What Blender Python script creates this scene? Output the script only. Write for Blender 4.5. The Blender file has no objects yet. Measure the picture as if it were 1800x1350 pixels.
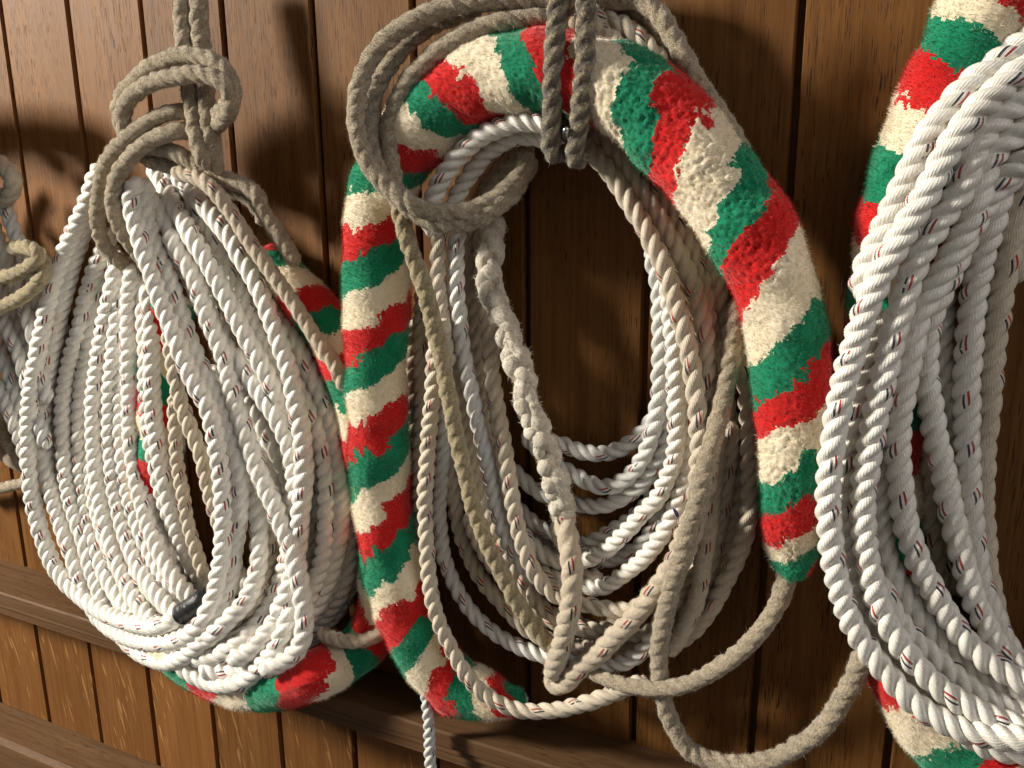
import bpy, math, numpy as np
from mathutils import Matrix, Vector
rng = np.random.default_rng(7)
SC = bpy.context.scene
COL = SC.collection
# ------------------------------------------------------------------ camera
F_PX, PIT, YAW, ROL = 1525.5, .242471, -.458082, -.0071615
D = .55                                   # camera to wall, metres
CZ = 1.5
fw = np.array([math.sin(YAW)*math.cos(PIT), math.cos(YAW)*math.cos(PIT), -math.sin(PIT)])
rt = np.array([math.cos(YAW), -math.sin(YAW), 0.])
up = np.cross(rt, fw)
r2 = rt*math.cos(ROL)+up*math.sin(ROL); u2 = -rt*math.sin(ROL)+up*math.cos(ROL)
cam = bpy.data.cameras.new('camera'); co = bpy.data.objects.new('camera', cam); COL.objects.link(co)
cam.sensor_width = 36; cam.lens = 36*F_PX/1800; cam.clip_start = .01; cam.clip_end = 100
CAM = np.array([0, -D, CZ])
m = Matrix(((r2[0], u2[0], -fw[0], CAM[0]), (r2[1], u2[1], -fw[1], CAM[1]), (r2[2], u2[2], -fw[2], CAM[2]), (0, 0, 0, 1)))
co.matrix_world = m
SC.camera = co
# ------------------------------------------------------------------ light
SC.view_settings.view_transform = 'Standard'; SC.view_settings.look = 'None'; SC.view_settings.exposure = 0; SC.view_settings.gamma = 1
W = bpy.data.worlds.new('World'); SC.world = W; W.use_nodes = True
bg = W.node_tree.nodes['Background']; bg.inputs[0].default_value = (1.0, .935, .86, 1); bg.inputs[1].default_value = .125

def area(name, target, az, el, dist, size, power, color):
    L = bpy.data.lights.new(name, 'AREA'); L.shape = 'RECTANGLE'; L.size = size[0]; L.size_y = size[1]
    L.energy = power; L.color = color
    o = bpy.data.objects.new(name, L); COL.objects.link(o)
    a, e = math.radians(az), math.radians(el)
    d = Vector((-math.sin(a)*math.cos(e), -math.cos(a)*math.cos(e), math.sin(e)))
    o.location = Vector(target)+d*dist
    o.rotation_euler = (-d).to_track_quat('-Z', 'Y').to_euler()
    return o
area('window_light', (-.25, 0, 1.4), 59, 19, 2.4, (.32, .46), 106, (1.0, .935, .81))
area('room_light', (-.1, 0, 1.4), -62, 34, 2.0, (1.3, 1.0), 9.5, (1.0, .97, .93))

# ------------------------------------------------------------------ helpers
def ray(px, py):
    d = fw*F_PX + r2*(px-900) - u2*(py-675)
    return d/d[1]
def rays(px, py):
    d = fw[None]*F_PX + r2[None]*(px-900)[:, None] - u2[None]*(py-675)[:, None]
    return d/d[:, 1:2]
def tag(o, label=None, cat=None, group=None, kind=None):
    if label: o['label'] = label
    if cat: o['category'] = cat
    if group: o['group'] = group
    if kind: o['kind'] = kind
    return o
def empty(name, loc, label, cat, group=None):
    o = bpy.data.objects.new(name, None); COL.objects.link(o); o.location = loc; o.empty_display_size = .02
    return tag(o, label, cat, group)
def mesh_obj(name, V, Fq, mats, parent=None, smooth=True, uvs=None, attrs=None, mat_idx=None, tris=None):
    """V (n,3); Fq (m,4) quads; tris (k,3); uvs {name:(nverts,2)} per vertex or callable data per loop"""
    me = bpy.data.meshes.new(name)
    V = np.asarray(V, np.float32)
    loops = []; tot = []
    if Fq is not None and len(Fq): loops.append(Fq.reshape(-1)); tot.append(np.full(len(Fq), 4))
    if tris is not None and len(tris): loops.append(tris.reshape(-1)); tot.append(np.full(len(tris), 3))
    loops = np.concatenate(loops).astype(np.int32); tot = np.concatenate(tot).astype(np.int32)
    start = np.concatenate([[0], np.cumsum(tot)[:-1]]).astype(np.int32)
    me.vertices.add(len(V)); me.vertices.foreach_set('co', V.reshape(-1))
    me.loops.add(len(loops)); me.loops.foreach_set('vertex_index', loops)
    me.polygons.add(len(tot)); me.polygons.foreach_set('loop_start', start)
    try: me.polygons.foreach_set('loop_total', tot)
    except Exception: pass
    me.polygons.foreach_set('use_smooth', np.full(len(tot), smooth))
    if mat_idx is not None: me.polygons.foreach_set('material_index', mat_idx.astype(np.int32))
    for k, v in (uvs or {}).items():
        l = me.uv_layers.new(name=k)
        l.data.foreach_set('uv', np.asarray(v, np.float32)[loops].reshape(-1))
    for k, v in (attrs or {}).items():
        a = me.attributes.new(k, 'FLOAT', 'POINT'); a.data.foreach_set('value', np.asarray(v, np.float32))
    me.update(calc_edges=True); me.validate()
    for mm in (mats if isinstance(mats, (list, tuple)) else [mats]): me.materials.append(mm)
    o = bpy.data.objects.new(name, me); COL.objects.link(o)
    if parent is not None:
        o.parent = parent; o.matrix_parent_inverse = Matrix.Translation(-parent_world(parent))
    return o
def parent_world(p):
    return Vector(p.location) if p.type == 'EMPTY' else Vector((0, 0, 0))

# value noise on a lattice, u periodic with integer period
def hsh(i, j, seed):
    h = (i.astype(np.int64)*73856093) ^ (j.astype(np.int64)*19349663) ^ (seed*83492791)
    h = (h ^ (h >> 13))*1274126177 & 0x7fffffff
    h = (h ^ (h >> 15))*2246822519 & 0x7fffffff
    return (h ^ (h >> 12)) % 100003/100003.
def vnoise(u, v, per, seed=1):
    i = np.floor(u).astype(int); j = np.floor(v).astype(int); fu = u-i; fv = v-j
    fu = fu*fu*(3-2*fu); fv = fv*fv*(3-2*fv)
    a = hsh(i % per, j, seed); b = hsh((i+1) % per, j, seed); c = hsh(i % per, j+1, seed); d = hsh((i+1) % per, j+1, seed)
    return (a*(1-fu)+b*fu)*(1-fv)+(c*(1-fu)+d*fu)*fv
def cells(u, v, per, seed=3, jit=.8):
    """nearest jittered cell: distance and a random number of the cell"""
    i0 = np.floor(u).astype(int); j0 = np.floor(v).astype(int)
    best = np.full(u.shape, 9.); rid = np.zeros(u.shape)
    for di in (-1, 0, 1):
        for dj in (-1, 0, 1):
            i = i0+di; j = j0+dj; ii = i % per
            cx = i+.5+(hsh(ii, j, seed)-.5)*jit; cy = j+.5+(hsh(ii, j, seed+5)-.5)*jit
            dd = (u-cx)**2+(v-cy)**2; r = hsh(ii, j, seed+9)
            w = dd < best; best = np.where(w, dd, best); rid = np.where(w, r, rid)
    return np.sqrt(best), rid

# ------------------------------------------------------------------ materials
def newmat(name):
    mt = bpy.data.materials.new(name); mt.use_nodes = True; nt = mt.node_tree
    return mt, nt, nt.nodes['Principled BSDF']
class N:
    def __init__(s, nt): s.nt = nt
    def __call__(s, t, **k):
        n = s.nt.nodes.new(t)
        for a, b in k.items(): setattr(n, a, b)
        return n
    def math(s, op, a, b=None, c=None, clamp=False):
        n = s.nt.nodes.new('ShaderNodeMath'); n.operation = op; n.use_clamp = clamp
        for i, x in enumerate((a, b, c)):
            if x is None: continue
            if isinstance(x, (int, float)): n.inputs[i].default_value = x
            else: s.nt.links.new(x, n.inputs[i])
        return n.outputs[0]
    def mix(s, f, a, b, bt='MIX'):
        n = s.nt.nodes.new('ShaderNodeMix'); n.data_type = 'RGBA'; n.blend_type = bt
        for i, x in ((0, f), (6, a), (7, b)):
            if isinstance(x, (int, float)): n.inputs[i].default_value = x
            elif isinstance(x, tuple): n.inputs[i].default_value = (*x[:3], 1)
            else: s.nt.links.new(x, n.inputs[i])
        return n.outputs[2]
    def ramp(s, f, stops):
        n = s.nt.nodes.new('ShaderNodeValToRGB'); cr = n.color_ramp
        while len(cr.elements) < len(stops): cr.elements.new(.5)
        for e, (p, c) in zip(cr.elements, stops):
            e.position = p; e.color = (c, c, c, 1) if isinstance(c, (int, float)) else (*c, 1)
        s.nt.links.new(f, n.inputs[0]); return n.outputs[0]
    def noise(s, vec, scale, detail=3, rough=.55, dist=0.):
        n = s.nt.nodes.new('ShaderNodeTexNoise'); n.inputs['Scale'].default_value = scale
        n.inputs['Detail'].default_value = detail; n.inputs['Roughness'].default_value = rough; n.inputs['Distortion'].default_value = dist
        s.nt.links.new(vec, n.inputs['Vector']); return n.outputs['Fac']
    def mapping(s, vec, scale, loc=(0, 0, 0)):
        n = s.nt.nodes.new('ShaderNodeMapping'); n.inputs['Scale'].default_value = scale; n.inputs['Location'].default_value = loc
        s.nt.links.new(vec, n.inputs['Vector']); return n.outputs[0]

def rope_mat(name, base, dirt, dirt_amt=.5, rough=.5, spec=.3, tracer=0., ridge=None, sheen=.2, fibre=.35, bump=.3, blotch=None, trans=0., dirt_scale=55, yarn=0., mott=0.):
    mt, nt, P = newmat(name); n = N(nt)
    uv = n('ShaderNodeUVMap'); uv.uv_map = 'axis'
    us = n('ShaderNodeUVMap'); us.uv_map = 'strand'
    tc = n('ShaderNodeTexCoord'); oi = n('ShaderNodeObjectInfo')
    sx = n('ShaderNodeSeparateXYZ'); nt.links.new(uv.outputs[0], sx.inputs[0])
    ss = n('ShaderNodeSeparateXYZ'); nt.links.new(us.outputs[0], ss.inputs[0])
    # yarns: run along the rope, so stretched along s
    fib = n.noise(n.mapping(uv.outputs[0], (26, 260, 1)), 1., 2, .6)
    fine = n.noise(n.mapping(uv.outputs[0], (60, 900, 1)), 1., 2, .6)
    blo = n.noise(tc.outputs['Object'], dirt_scale, 4, .6)
    blo2 = n.noise(tc.outputs['Object'], 420, 3, .6)
    d = n.math('MULTIPLY', n.ramp(blo, [(.42, 0.), (.68, 1.)]), n.ramp(blo2, [(.35, .25), (.65, 1.)]))
    d = n.math('MULTIPLY', d, dirt_amt)
    c = n.mix(d, base, dirt)
    if ridge is not None:
        u = n.math('FRACT', ss.outputs[0]); e = n.math('ABSOLUTE', n.math('SUBTRACT', u, .5))
        e = n.math('ADD', e, n.math('MULTIPLY', n.math('SUBTRACT', blo2, .5), .9))
        f = n.ramp(e, [(.05, 1.), (.34, 0.)])
        c = n.mix(n.math('MULTIPLY', f, ridge[1]), c, ridge[0])
    if blotch is not None:
        b3 = n.noise(tc.outputs['Object'], 900, 2, .5)
        c = n.mix(n.math('MULTIPLY', n.ramp(b3, [(.5, 0.), (.62, 1.)]), blotch[1]), c, blotch[0])
    v = n.math('ADD', n.math('MULTIPLY', n.math('SUBTRACT', fib, .5), fibre*2), 1.)
    hv = n('ShaderNodeHueSaturation'); nt.links.new(c, hv.inputs['Color']); nt.links.new(v, hv.inputs['Value']); c = hv.outputs[0]
    if mott > 0:
        m1 = n.noise(tc.outputs['Object'], 480, 4, .65); m2 = n.noise(tc.outputs['Object'], 130, 3, .6)
        vv = n.math('ADD', n.math('MULTIPLY', n.math('SUBTRACT', m1, .5), mott*2.2), n.math('ADD', n.math('MULTIPLY', n.math('SUBTRACT', m2, .5), mott*1.6), 1.))
        hv3 = n('ShaderNodeHueSaturation'); nt.links.new(c, hv3.inputs['Color']); nt.links.new(vv, hv3.inputs['Value']); c = hv3.outputs[0]
    # objects differ a little
    rv = n.math('ADD', n.math('MULTIPLY', oi.outputs['Random'], .10), .92)
    hv2 = n('ShaderNodeHueSaturation'); nt.links.new(c, hv2.inputs['Color']); nt.links.new(rv, hv2.inputs['Value']); c = hv2.outputs[0]
    if tracer > 0:
        st0 = n.math('LESS_THAN', ss.outputs[0], 1.0)
        um = n.math('ABSOLUTE', n.math('SUBTRACT', n.math('FRACT', ss.outputs[0]), .5))
        st0 = n.math('MULTIPLY', st0, n.math('LESS_THAN', um, .42))
        drift = n.math('MULTIPLY', sx.outputs[1], 2.1)
        base_t = n.math('ADD', n.math('ADD', sx.outputs[0], drift), n.math('MULTIPLY', oi.outputs['Random'], 7.3))
        for off, colr in ((0., (.012, .012, .035)), (.062, (.36, .02, .02)), (.47, (.012, .012, .035)), (.532, (.36, .02, .02))):
            t = n.math('FRACT', n.math('ADD', base_t, off))
            t = n.math('ABSOLUTE', n.math('SUBTRACT', t, .5))
            mk = n.math('MULTIPLY', n.math('LESS_THAN', t, tracer), st0)
            br = n.math('GREATER_THAN', n.noise(n.mapping(uv.outputs[0], (3, 110, 1), (off*9, 0, 0)), 1., 1), .33)
            mk = n.math('MULTIPLY', mk, br)
            c = n.mix(n.math('MULTIPLY', mk, .97), c, colr)
    nt.links.new(c, P.inputs['Base Color'])
    P.inputs['Roughness'].default_value = rough; P.inputs['Specular IOR Level'].default_value = spec
    P.inputs['Sheen Weight'].default_value = sheen; P.inputs['Sheen Roughness'].default_value = .5
    bp = n('ShaderNodeBump'); bp.inputs['Strength'].default_value = bump; bp.inputs['Distance'].default_value = .0006
    hh = n.math('ADD', fib, n.math('MULTIPLY', fine, .6))
    if mott > 0: hh = n.math('ADD', hh, n.math('MULTIPLY', n.noise(tc.outputs['Object'], 900, 4, .7), 3.))
    if yarn > 0:
        w = n.math('SINE', n.math('MULTIPLY', n.math('ADD', n.math('MULTIPLY', sx.outputs[0], 30.), n.math('MULTIPLY', fib, .7)), 6.2832))
        hh = n.math('ADD', hh, n.math('MULTIPLY', w, yarn))
    nt.links.new(hh, bp.inputs['Height'])
    nt.links.new(bp.outputs[0], P.inputs['Normal'])
    if trans > 0:
        P.inputs['Subsurface Weight'].default_value = trans; P.inputs['Subsurface Radius'].default_value = (.003, .0026, .002); P.inputs['Subsurface Scale'].default_value = 1.
    return mt
M = {}
M['white'] = rope_mat('white_rope', (.86, .83, .77), (.50, .43, .32), .42, .36, .6, .0145, sheen=.1, fibre=.26, bump=.45, yarn=.26, trans=.10)
M['fuzzy'] = rope_mat('fuzzy_white_rope', (.88, .85, .79), (.6, .54, .44), .3, .6, .3, .0145, sheen=.3, fibre=.2, bump=.5, yarn=.26, trans=.10)
M['aged'] = rope_mat('aged_rope', (.66, .575, .46), (.38, .31, .22), .55, .6, .25, .0145, sheen=.3, fibre=.28, bump=.5, yarn=.28)
M['cool'] = rope_mat('clean_inner_rope', (.76, .75, .72), (.45, .42, .36), .4, .42, .45, .0145, sheen=.1, fibre=.22, bump=.5, yarn=.28)
M['worn'] = rope_mat('worn_cream_rope', (.68, .575, .44), (.38, .29, .21), .5, .75, .15, .0145, sheen=.4, fibre=.25, bump=.7, mott=.22)
M['grey'] = rope_mat('grey_hemp_rope', (.55, .45, .32), (.30, .235, .155), .75, .9, .06, 0, sheen=.4, fibre=.4, bump=1., ridge=((.64, .55, .41), .5), blotch=((.18, .135, .09), .45), dirt_scale=110, mott=.5)
M['dark'] = rope_mat('dark_hemp_cord', (.17, .135, .105), (.10, .08, .065), .7, .9, .08, 0, sheen=.5, fibre=.3, bump=.9, ridge=((.50, .42, .27), .95), blotch=((.06, .048, .04), .6), dirt_scale=130, mott=.6)
M['tan'] = rope_mat('tan_rope', (.50, .40, .22), (.28, .22, .13), .6, .9, .08, 0, sheen=.5, fibre=.3, bump=.9, ridge=((.56, .48, .31), .55), blotch=((.17, .13, .09), .5), mott=.55)
M['nub'] = rope_mat('frayed_splice', (.86, .79, .67), (.46, .37, .25), .7, .8, .15, 0, sheen=.5, fibre=.25, bump=.8, blotch=((.44, .34, .22), .45), dirt_scale=150, mott=.35)

def wool_mat(name, base, dark, light):
    mt, nt, P = newmat(name); n = N(nt); tc = n('ShaderNodeTexCoord')
    a = n.noise(tc.outputs['Object'], 700, 3, .6); b = n.noise(tc.outputs['Object'], 70, 3, .6)
    c = n.mix(n.ramp(a, [(.3, 0.), (.7, 1.)]), dark, base)
    c = n.mix(n.math('MULTIPLY', n.ramp(b, [(.4, 0.), (.75, 1.)]), .55), c, light)
    nt.links.new(c, P.inputs['Base Color']); P.inputs['Roughness'].default_value = .95; P.inputs['Specular IOR Level'].default_value = .08
    P.inputs['Sheen Weight'].default_value = 1.; P.inputs['Sheen Roughness'].default_value = .5
    P.inputs['Sheen Tint'].default_value = (*[min(1, x*1.1+.38) for x in base], 1)
    return mt
WOOL = [wool_mat('red_wool', (.62, .012, .012), (.46, .007, .007), (.68, .03, .027)),
        wool_mat('white_wool', (.84, .74, .55), (.72, .60, .42), (.86, .79, .64)),
        wool_mat('green_wool', (.004, .24, .115), (.002, .13, .065), (.02, .32, .17))]

def wood_mat(name, c_dark, c_mid, c_light, fleck=0., gloss=.42, pore=.55, horiz=False):
    mt, nt, P = newmat(name); n = N(nt); tc = n('ShaderNodeTexCoord'); oi = n('ShaderNodeObjectInfo')
    off = n('ShaderNodeCombineXYZ')
    for i, k in ((0, 13.7), (1, 5.1), (2, 27.3)): nt.links.new(n.math('MULTIPLY', oi.outputs['Random'], k), off.inputs[i])
    va = n('ShaderNodeVectorMath'); va.operation = 'ADD'; nt.links.new(tc.outputs['Object'], va.inputs[0]); nt.links.new(off.outputs[0], va.inputs[1])
    v = va.outputs[0]
    S = (lambda a, b, c: (c, b, a)) if horiz else (lambda a, b, c: (a, b, c))
    g = n.noise(n.mapping(v, S(55, 30, 3.2)), 1., 5, .62, .6)
    g2 = n.noise(n.mapping(v, S(420, 200, 9)), 1., 3, .6)
    big = n.noise(n.mapping(v, S(14, 14, 3)), 1., 2, .5)
    c = n.mix(n.ramp(g, [(.3, 0.), (.7, 1.)]), c_mid, c_light)
    c = n.mix(n.math('MULTIPLY', n.ramp(g2, [(.35, 1.), (.6, 0.)]), .45), c, c_dark)
    c = n.mix(n.math('MULTIPLY', n.ramp(big, [(.35, 0.), (.7, 1.)]), .45), c, c_mid)
    # pores: short dark dashes along the grain
    po = n.noise(n.mapping(v, S(1300, 500, 70)), 1., 1, .5)
    pz = n.noise(n.mapping(v, S(60, 30, 8)), 1., 2, .5)
    pm = n.math('MULTIPLY', n.ramp(po, [(.60, 0.), (.66, 1.)]), n.ramp(pz, [(.35, .1), (.6, 1.)]))
    pm = n.math('MULTIPLY', pm, pore)
    c = n.mix(pm, c, tuple(x*.28 for x in c_dark))
    if fleck > 0:   # medullary rays of quarter-sawn oak: pale wavy slivers
        wv = n('ShaderNodeMapping'); wv.inputs['Rotation'].default_value = (0, .22, 0); nt.links.new(v, wv.inputs['Vector'])
        fl = n.noise(n.mapping(wv.outputs[0], (360, 150, 34)), 1., 1, .4, .35)
        fm = n.math('MULTIPLY', n.ramp(fl, [(.63, 0.), (.67, 1.)]), n.ramp(n.noise(n.mapping(v, (25, 20, 14)), 1., 1), [(.42, 0.), (.58, 1.)]))
        c = n.mix(n.math('MULTIPLY', fm, fleck), c, (.50, .27, .10))
    rv = n.math('ADD', n.math('MULTIPLY', oi.outputs['Random'], .42), .80)
    hv = n('ShaderNodeHueSaturation'); nt.links.new(c, hv.inputs['Color']); nt.links.new(rv, hv.inputs['Value'])
    nt.links.new(hv.outputs[0], P.inputs['Base Color'])
    rr = n.math('ADD', n.math('MULTIPLY', g2, .2), gloss); nt.links.new(rr, P.inputs['Roughness'])
    P.inputs['Specular IOR Level'].default_value = .13
    bp = n('ShaderNodeBump'); bp.inputs['Strength'].default_value = .35; bp.inputs['Distance'].default_value = .0004
    nt.links.new(n.math('SUBTRACT', g2, n.math('MULTIPLY', pm, 1.6)), bp.inputs['Height']); nt.links.new(bp.outputs[0], P.inputs['Normal'])
    return mt
OAK = wood_mat('oak_boards', (.064, .024, .007), (.150, .062, .017), (.236, .108, .033), gloss=.44, pore=.8)
OAK2 = wood_mat('quarter_sawn_oak', (.085, .032, .009), (.168, .069, .020), (.24, .107, .034), fleck=.5, pore=.15)
RAIL = wood_mat('oak_rail', (.058, .028, .012), (.122, .064, .030), (.18, .10, .050), horiz=True, gloss=.5, pore=.35)

# ------------------------------------------------------------------ wall
ZB = CZ-.42005; ZR = CZ-.6177
BW = .157894*D; X0 = -1.419115*D
def plank(name, x0, x1, z0, z1, th, mat, parent, y=0.):
    """a board with eased edges; its front face on y=0"""
    b = .0013; e = .0007
    px = [x0, x0+e, x0+b, x1-b, x1-e, x1]; py = [y+.004, y+.0012, y, y, y+.0012, y+.004]
    nz = 2; V = []; Q = []
    zs = [z0, z1]
    prof = [(x0, y+th)]+list(zip(px, py))+[(x1, y+th)]
    k = len(prof)
    for z in zs:
        for a, c in prof: V.append((a, c, z))
    for i in range(k-1): Q.append((i, i+1, k+i+1, k+i))
    Q.append((k-1, 0, k, 2*k-1))
    V = np.array(V); o = mesh_obj(name, V, np.array(Q), mat, parent, smooth=False,
                                  tris=np.array([(0, i+1, i) for i in range(1, k-1)]+[(k, k+i, k+i+1) for i in range(1, k-1)]))
    return o
wall = empty('wall', (0, 0, 0), 'panelled wall of narrow upright oak boards behind the ropes', None)
wall['kind'] = 'structure'
GAP = .0038
rp = np.random.default_rng(3)
for k in range(-7, 14):
    x0 = X0+k*BW+GAP/2; x1 = X0+(k+1)*BW-GAP/2
    plank('plank', x0, x1, ZB-.002, CZ+1.1, .012, OAK, wall, y=rp.uniform(0, .0006))
for k in range(-7, 14):
    x0 = X0+k*BW+GAP/2; x1 = X0+(k+1)*BW-GAP/2
    plank('plank', x0, x1, ZR+.004, ZB-.010, .012, OAK2, wall, y=rp.uniform(0, .0005))
for k in range(-7, 14):
    x0 = X0+k*BW+GAP/2; x1 = X0+(k+1)*BW-GAP/2
    plank('plank', x0, x1, ZR-.6, ZR-.03, .012, OAK2, wall, y=rp.uniform(0, .0005))
XL, XR = X0-7*BW, X0+14*BW
def extr(name, prof, mat, parent=None, xl=XL, xr=XR):
    k = len(prof); V = [(xl, a, b) for a, b in prof]+[(xr, a, b) for a, b in prof]
    Q = [(i, k+i, k+(i+1) % k, (i+1) % k) for i in range(k)]
    T = [(0, i, i+1) for i in range(1, k-1)]+[(k, k+i+1, k+i) for i in range(1, k-1)]
    return mesh_obj(name, np.array(V), np.array(Q), mat, parent, smooth=False, tris=np.array(T))
BACK = wood_mat('dark_groove_oak', (.06, .024, .01), (.12, .05, .02), (.16, .07, .03))
extr('backing_board', [(.0072, ZR-.6), (.0072, CZ+1.1), (.03, CZ+1.1), (.03, ZR-.6)], BACK, wall)
led = extr('ledge', [(.0, ZB-.045), (.006, ZB-.0), (-.0490, ZB-.0000), (-.0505, ZB-.0016), (-.0505, ZB-.0125), (-.048, ZB-.0150), (-.0485, ZB-.0185), (-.0455, ZB-.0215), (-.0455, ZB-.029), (-.012, ZB-.029), (-.004, ZB-.040)][::-1], RAIL)
tag(led, 'thick oak ledge running along the wall under the coils', kind='structure')
rail = extr('rail', [(.006, ZR-.001), (-.036, ZR-.003), (-.041, ZR-.008), (-.041, ZR-.05), (.006, ZR-.05)][::-1], RAIL)
tag(rail, 'lower oak rail crossing the bottom left corner', kind='structure')

# ------------------------------------------------------------------ curves traced in the photograph, each at its own distance from the wall
CUR = []      # dict(owner, pts (n,3) px,py,q(cm), dia mm, mat, ...)
def C(owner, mat, dia, q, txt, **k):
    P = []
    for w in txt.split():
        a = [float(x) for x in w.split(',')]
        P.append(a if len(a) == 3 else a+[None])
    if isinstance(q, (int, float)): q = (q,)
    qs = np.interp(np.linspace(0, 1, len(P)), np.linspace(0, 1, len(q)), q) if len(q) > 1 else np.full(len(P), q[0])
    for a, b in zip(P, qs):
        if a[2] is None: a[2] = b
    d = dict(owner=owner, mat=mat, dia=dia/1000., pts=np.array(P), name='rope_turn', taper=None, fuzz=None, heavy=1.); d.update(k)
    CUR.append(d); return d
def catmull(P, n_per=24):
    P = np.asarray(P, float); n = len(P)
    T = np.zeros(n)
    for i in range(1, n): T[i] = T[i-1]+max(1e-6, np.linalg.norm(P[i, :2]-P[i-1, :2]))**.5
    ext = np.vstack([2*P[0]-P[1], P, 2*P[-1]-P[-2]])
    out = []; par = []
    for i in range(n-1):
        p0, p1, p2, p3 = ext[i:i+4]
        d1 = max(1e-3, np.linalg.norm(p1[:2]-p0[:2]))**.5; d2 = max(1e-3, np.linalg.norm(p2[:2]-p1[:2]))**.5; d3 = max(1e-3, np.linalg.norm(p3[:2]-p2[:2]))**.5
        m1 = (p1-p0)/d1-(p2-p0)/(d1+d2)+(p2-p1)/d2; m2 = (p2-p1)/d2-(p3-p1)/(d2+d3)+(p3-p2)/d3
        m1 = m1*d2; m2 = m2*d2
        t = np.linspace(0, 1, n_per, endpoint=False)[:, None]
        out.append((2*t**3-3*t**2+1)*p1+(t**3-2*t**2+t)*m1+(-2*t**3+3*t**2)*p2+(t**3-t**2)*m2)
        par.append(i+t[:, 0])
    out.append(P[-1:]); par.append(np.array([n-1.]))
    return np.vstack(out), np.concatenate(par)

# --- left coil (L)
C('L','white',16.4,(3.6,4.2,4.6,5.2,6.2),'184,286 168,312 158,345 140,385 122,425 104,470 90,515 77,570 53,700 50,800 62,900 90,985 115,1022 144,1050 173,1072 205,1087 245,1098 277,1101 303,1092 320,1079',heavy=1.5)
C('L','white',16.4,(3.,3.6,4.4,5.8,6.6,6.4,5.6,5.0),'178,318 165,350 150,395 131,450 117,500 101,570 77,700 78,800 100,900 130,985 152,1050 185,1096 219,1117 260,1129 303,1127 327,1119 350,1100 362,1082 373,1058 381,1028 388,995 392,960 393,924 392,880 389,830 384,796 377,755 366,716 353,692 342,671 328,643 317,614 300,572 288,540 276,506 264,471 252,436 241,400 232,365 234,335 244,310',heavy=1.5)
C('L','white',16.4,(2.6,3.0,3.8,5.0,5.6,5.4,4.8,4.2),'196,400 182,440 163,485 150,530 142,570 120,650 112,700 113,800 125,880 147,950 172,1030 195,1085 228,1132 262,1155 299,1163 330,1149 352,1131 373,1106 390,1070 401,1032 408,990 415,942 421,895 421,850 419,822 410,787 400,753 389,721 375,689 360,659 344,627 330,590 316,548 303,510 291,476 276,444 264,411 256,375 253,340 258,312')
C('L','white',16.4,(1.8,2.2,2.6,3.0),'205,430 185,470 170,520 158,600 142,700 141,800 150,900 186,1010 232,1082 290,1132 345,1152 400,1140 440,1110 470,1060')
C('L','white',16.4,(2.4,2.8,3.0,2.8),'212,440 199,500 184,570 165,700 166,800 176,880 200,970 235,1050 285,1110 340,1146 400,1158 460,1140 500,1100 522,1050')
C('L','white',16.4,(2.2,2.6,2.6,2.4),'222,452 212,510 206,570 194,700 196,800 206,880 232,970 268,1035 315,1085 370,1118 430,1125 480,1100 510,1060')
C('L','fuzzy',15.8,(2.8,3.0,2.8,2.2),'234,462 228,520 226,580 228,700 233,800 251,890 276,960 305,1015 340,1055 385,1090 430,1100 480,1085')
C('L','white',16.2,(2.0,2.2,2.0),'248,470 253,530 257,600 259,700 270,800 296,900 322,965 352,1015 392,1060 440,1085')
C('L','white',16.2,(1.4,1.6,1.6),'200,440 176,520 165,620 158,700 158,800 172,900 210,1000 255,1065 310,1115')
C('L','white',16.2,(1.4,1.6,1.6),'230,450 216,560 212,680 214,780 226,870 250,940 285,1010 330,1065 380,1105')
C('L','white',16.2,(1.2,1.6,1.2),'110,560 95,650 95,780 112,890 150,990 190,1060 240,1110 300,1140')
C('L','white',15.8,(2.2,2.4,2.4,2.0),'256,498 264,540 267,580 267,640 268,700 274,760 288,840 306,912 328,975 352,1020 385,1058')
# right-hand legs
C('L','fuzzy',15.8,(3.6,4.4,5.2,5.6,5.4,4.8),'296,400 310,436 332,470 352,520 368,565 380,595 393,625 405,671 412,700 421,730 432,760 442,792 454,827 468,859 480,885 491,914 504,942 514,969 521,996 526,1020 531,1050 535,1082 533,1112 526,1138 509,1156 484,1170 455,1176')
C('L','white',16.4,(3.2,3.8,4.2,3.6),'266,335 280,370 300,405 310,436 323,462 335,489 348,516 360,542 374,569 388,596 402,618 423,635 435,657 449,678 465,701 480,724 494,748 506,775 515,810 519,850 518,900 512,950 500,1000 482,1050 455,1095 420,1130 380,1152')
C('L','white',16.2,(2.4,2.8,2.6),'400,620 424,676 437,707 453,728 465,756 480,781 492,804 503,827 511,853 514,880 511,920 500,965 488,1010 478,1047 462,1070 432,1093 400,1115 373,1135')
C('L','white',16.4,(1.6,4.0,4.2,3.4),'268,290 276,305 289,327 300,348 312,371 324,391 335,411 351,438 364,460 378,485 390,507 403,533 415,556 429,585 444,612 457,636 471,663 484,695 495,728 505,765 511,800 513,840')
C('L','white',16.4,(1.6,3.8,4.6,5.0,4.6,4.0),'292,296 307,312 333,336 351,355 369,373 387,395 405,418 420,445 437,473 452,500 463,524 474,551 484,578 494,607 503,635 511,662 517,689 522,716 528,742 531,769 533,796 534,844 532,871 528,898 525,940 520,985 508,1030 492,1075 468,1115 437,1145 400,1163')
C('L','white',16.2,(2.4,2.6),'330,345 352,380 380,427 394,459 408,485 420,510 431,539 442,566 456,594 470,624 484,660 500,700')
C('L','white',16.2,(2.6,3.2,3.2),'460,500 472,520 493,560 517,600 538,640 552,665 565,692 577,724 586,751 592,780 597,813 600,850 600,900 594,960 580,1010 560,1055 535,1095')
C('L','white',16.2,(3.2,3.8,3.6),'500,620 518,655 532,690 545,716 558,742 565,769 570,796 575,836 576,871 575,907 574,942 569,978 561,1006 548,1040 530,1075 505,1110 470,1140 430,1160')
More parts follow.
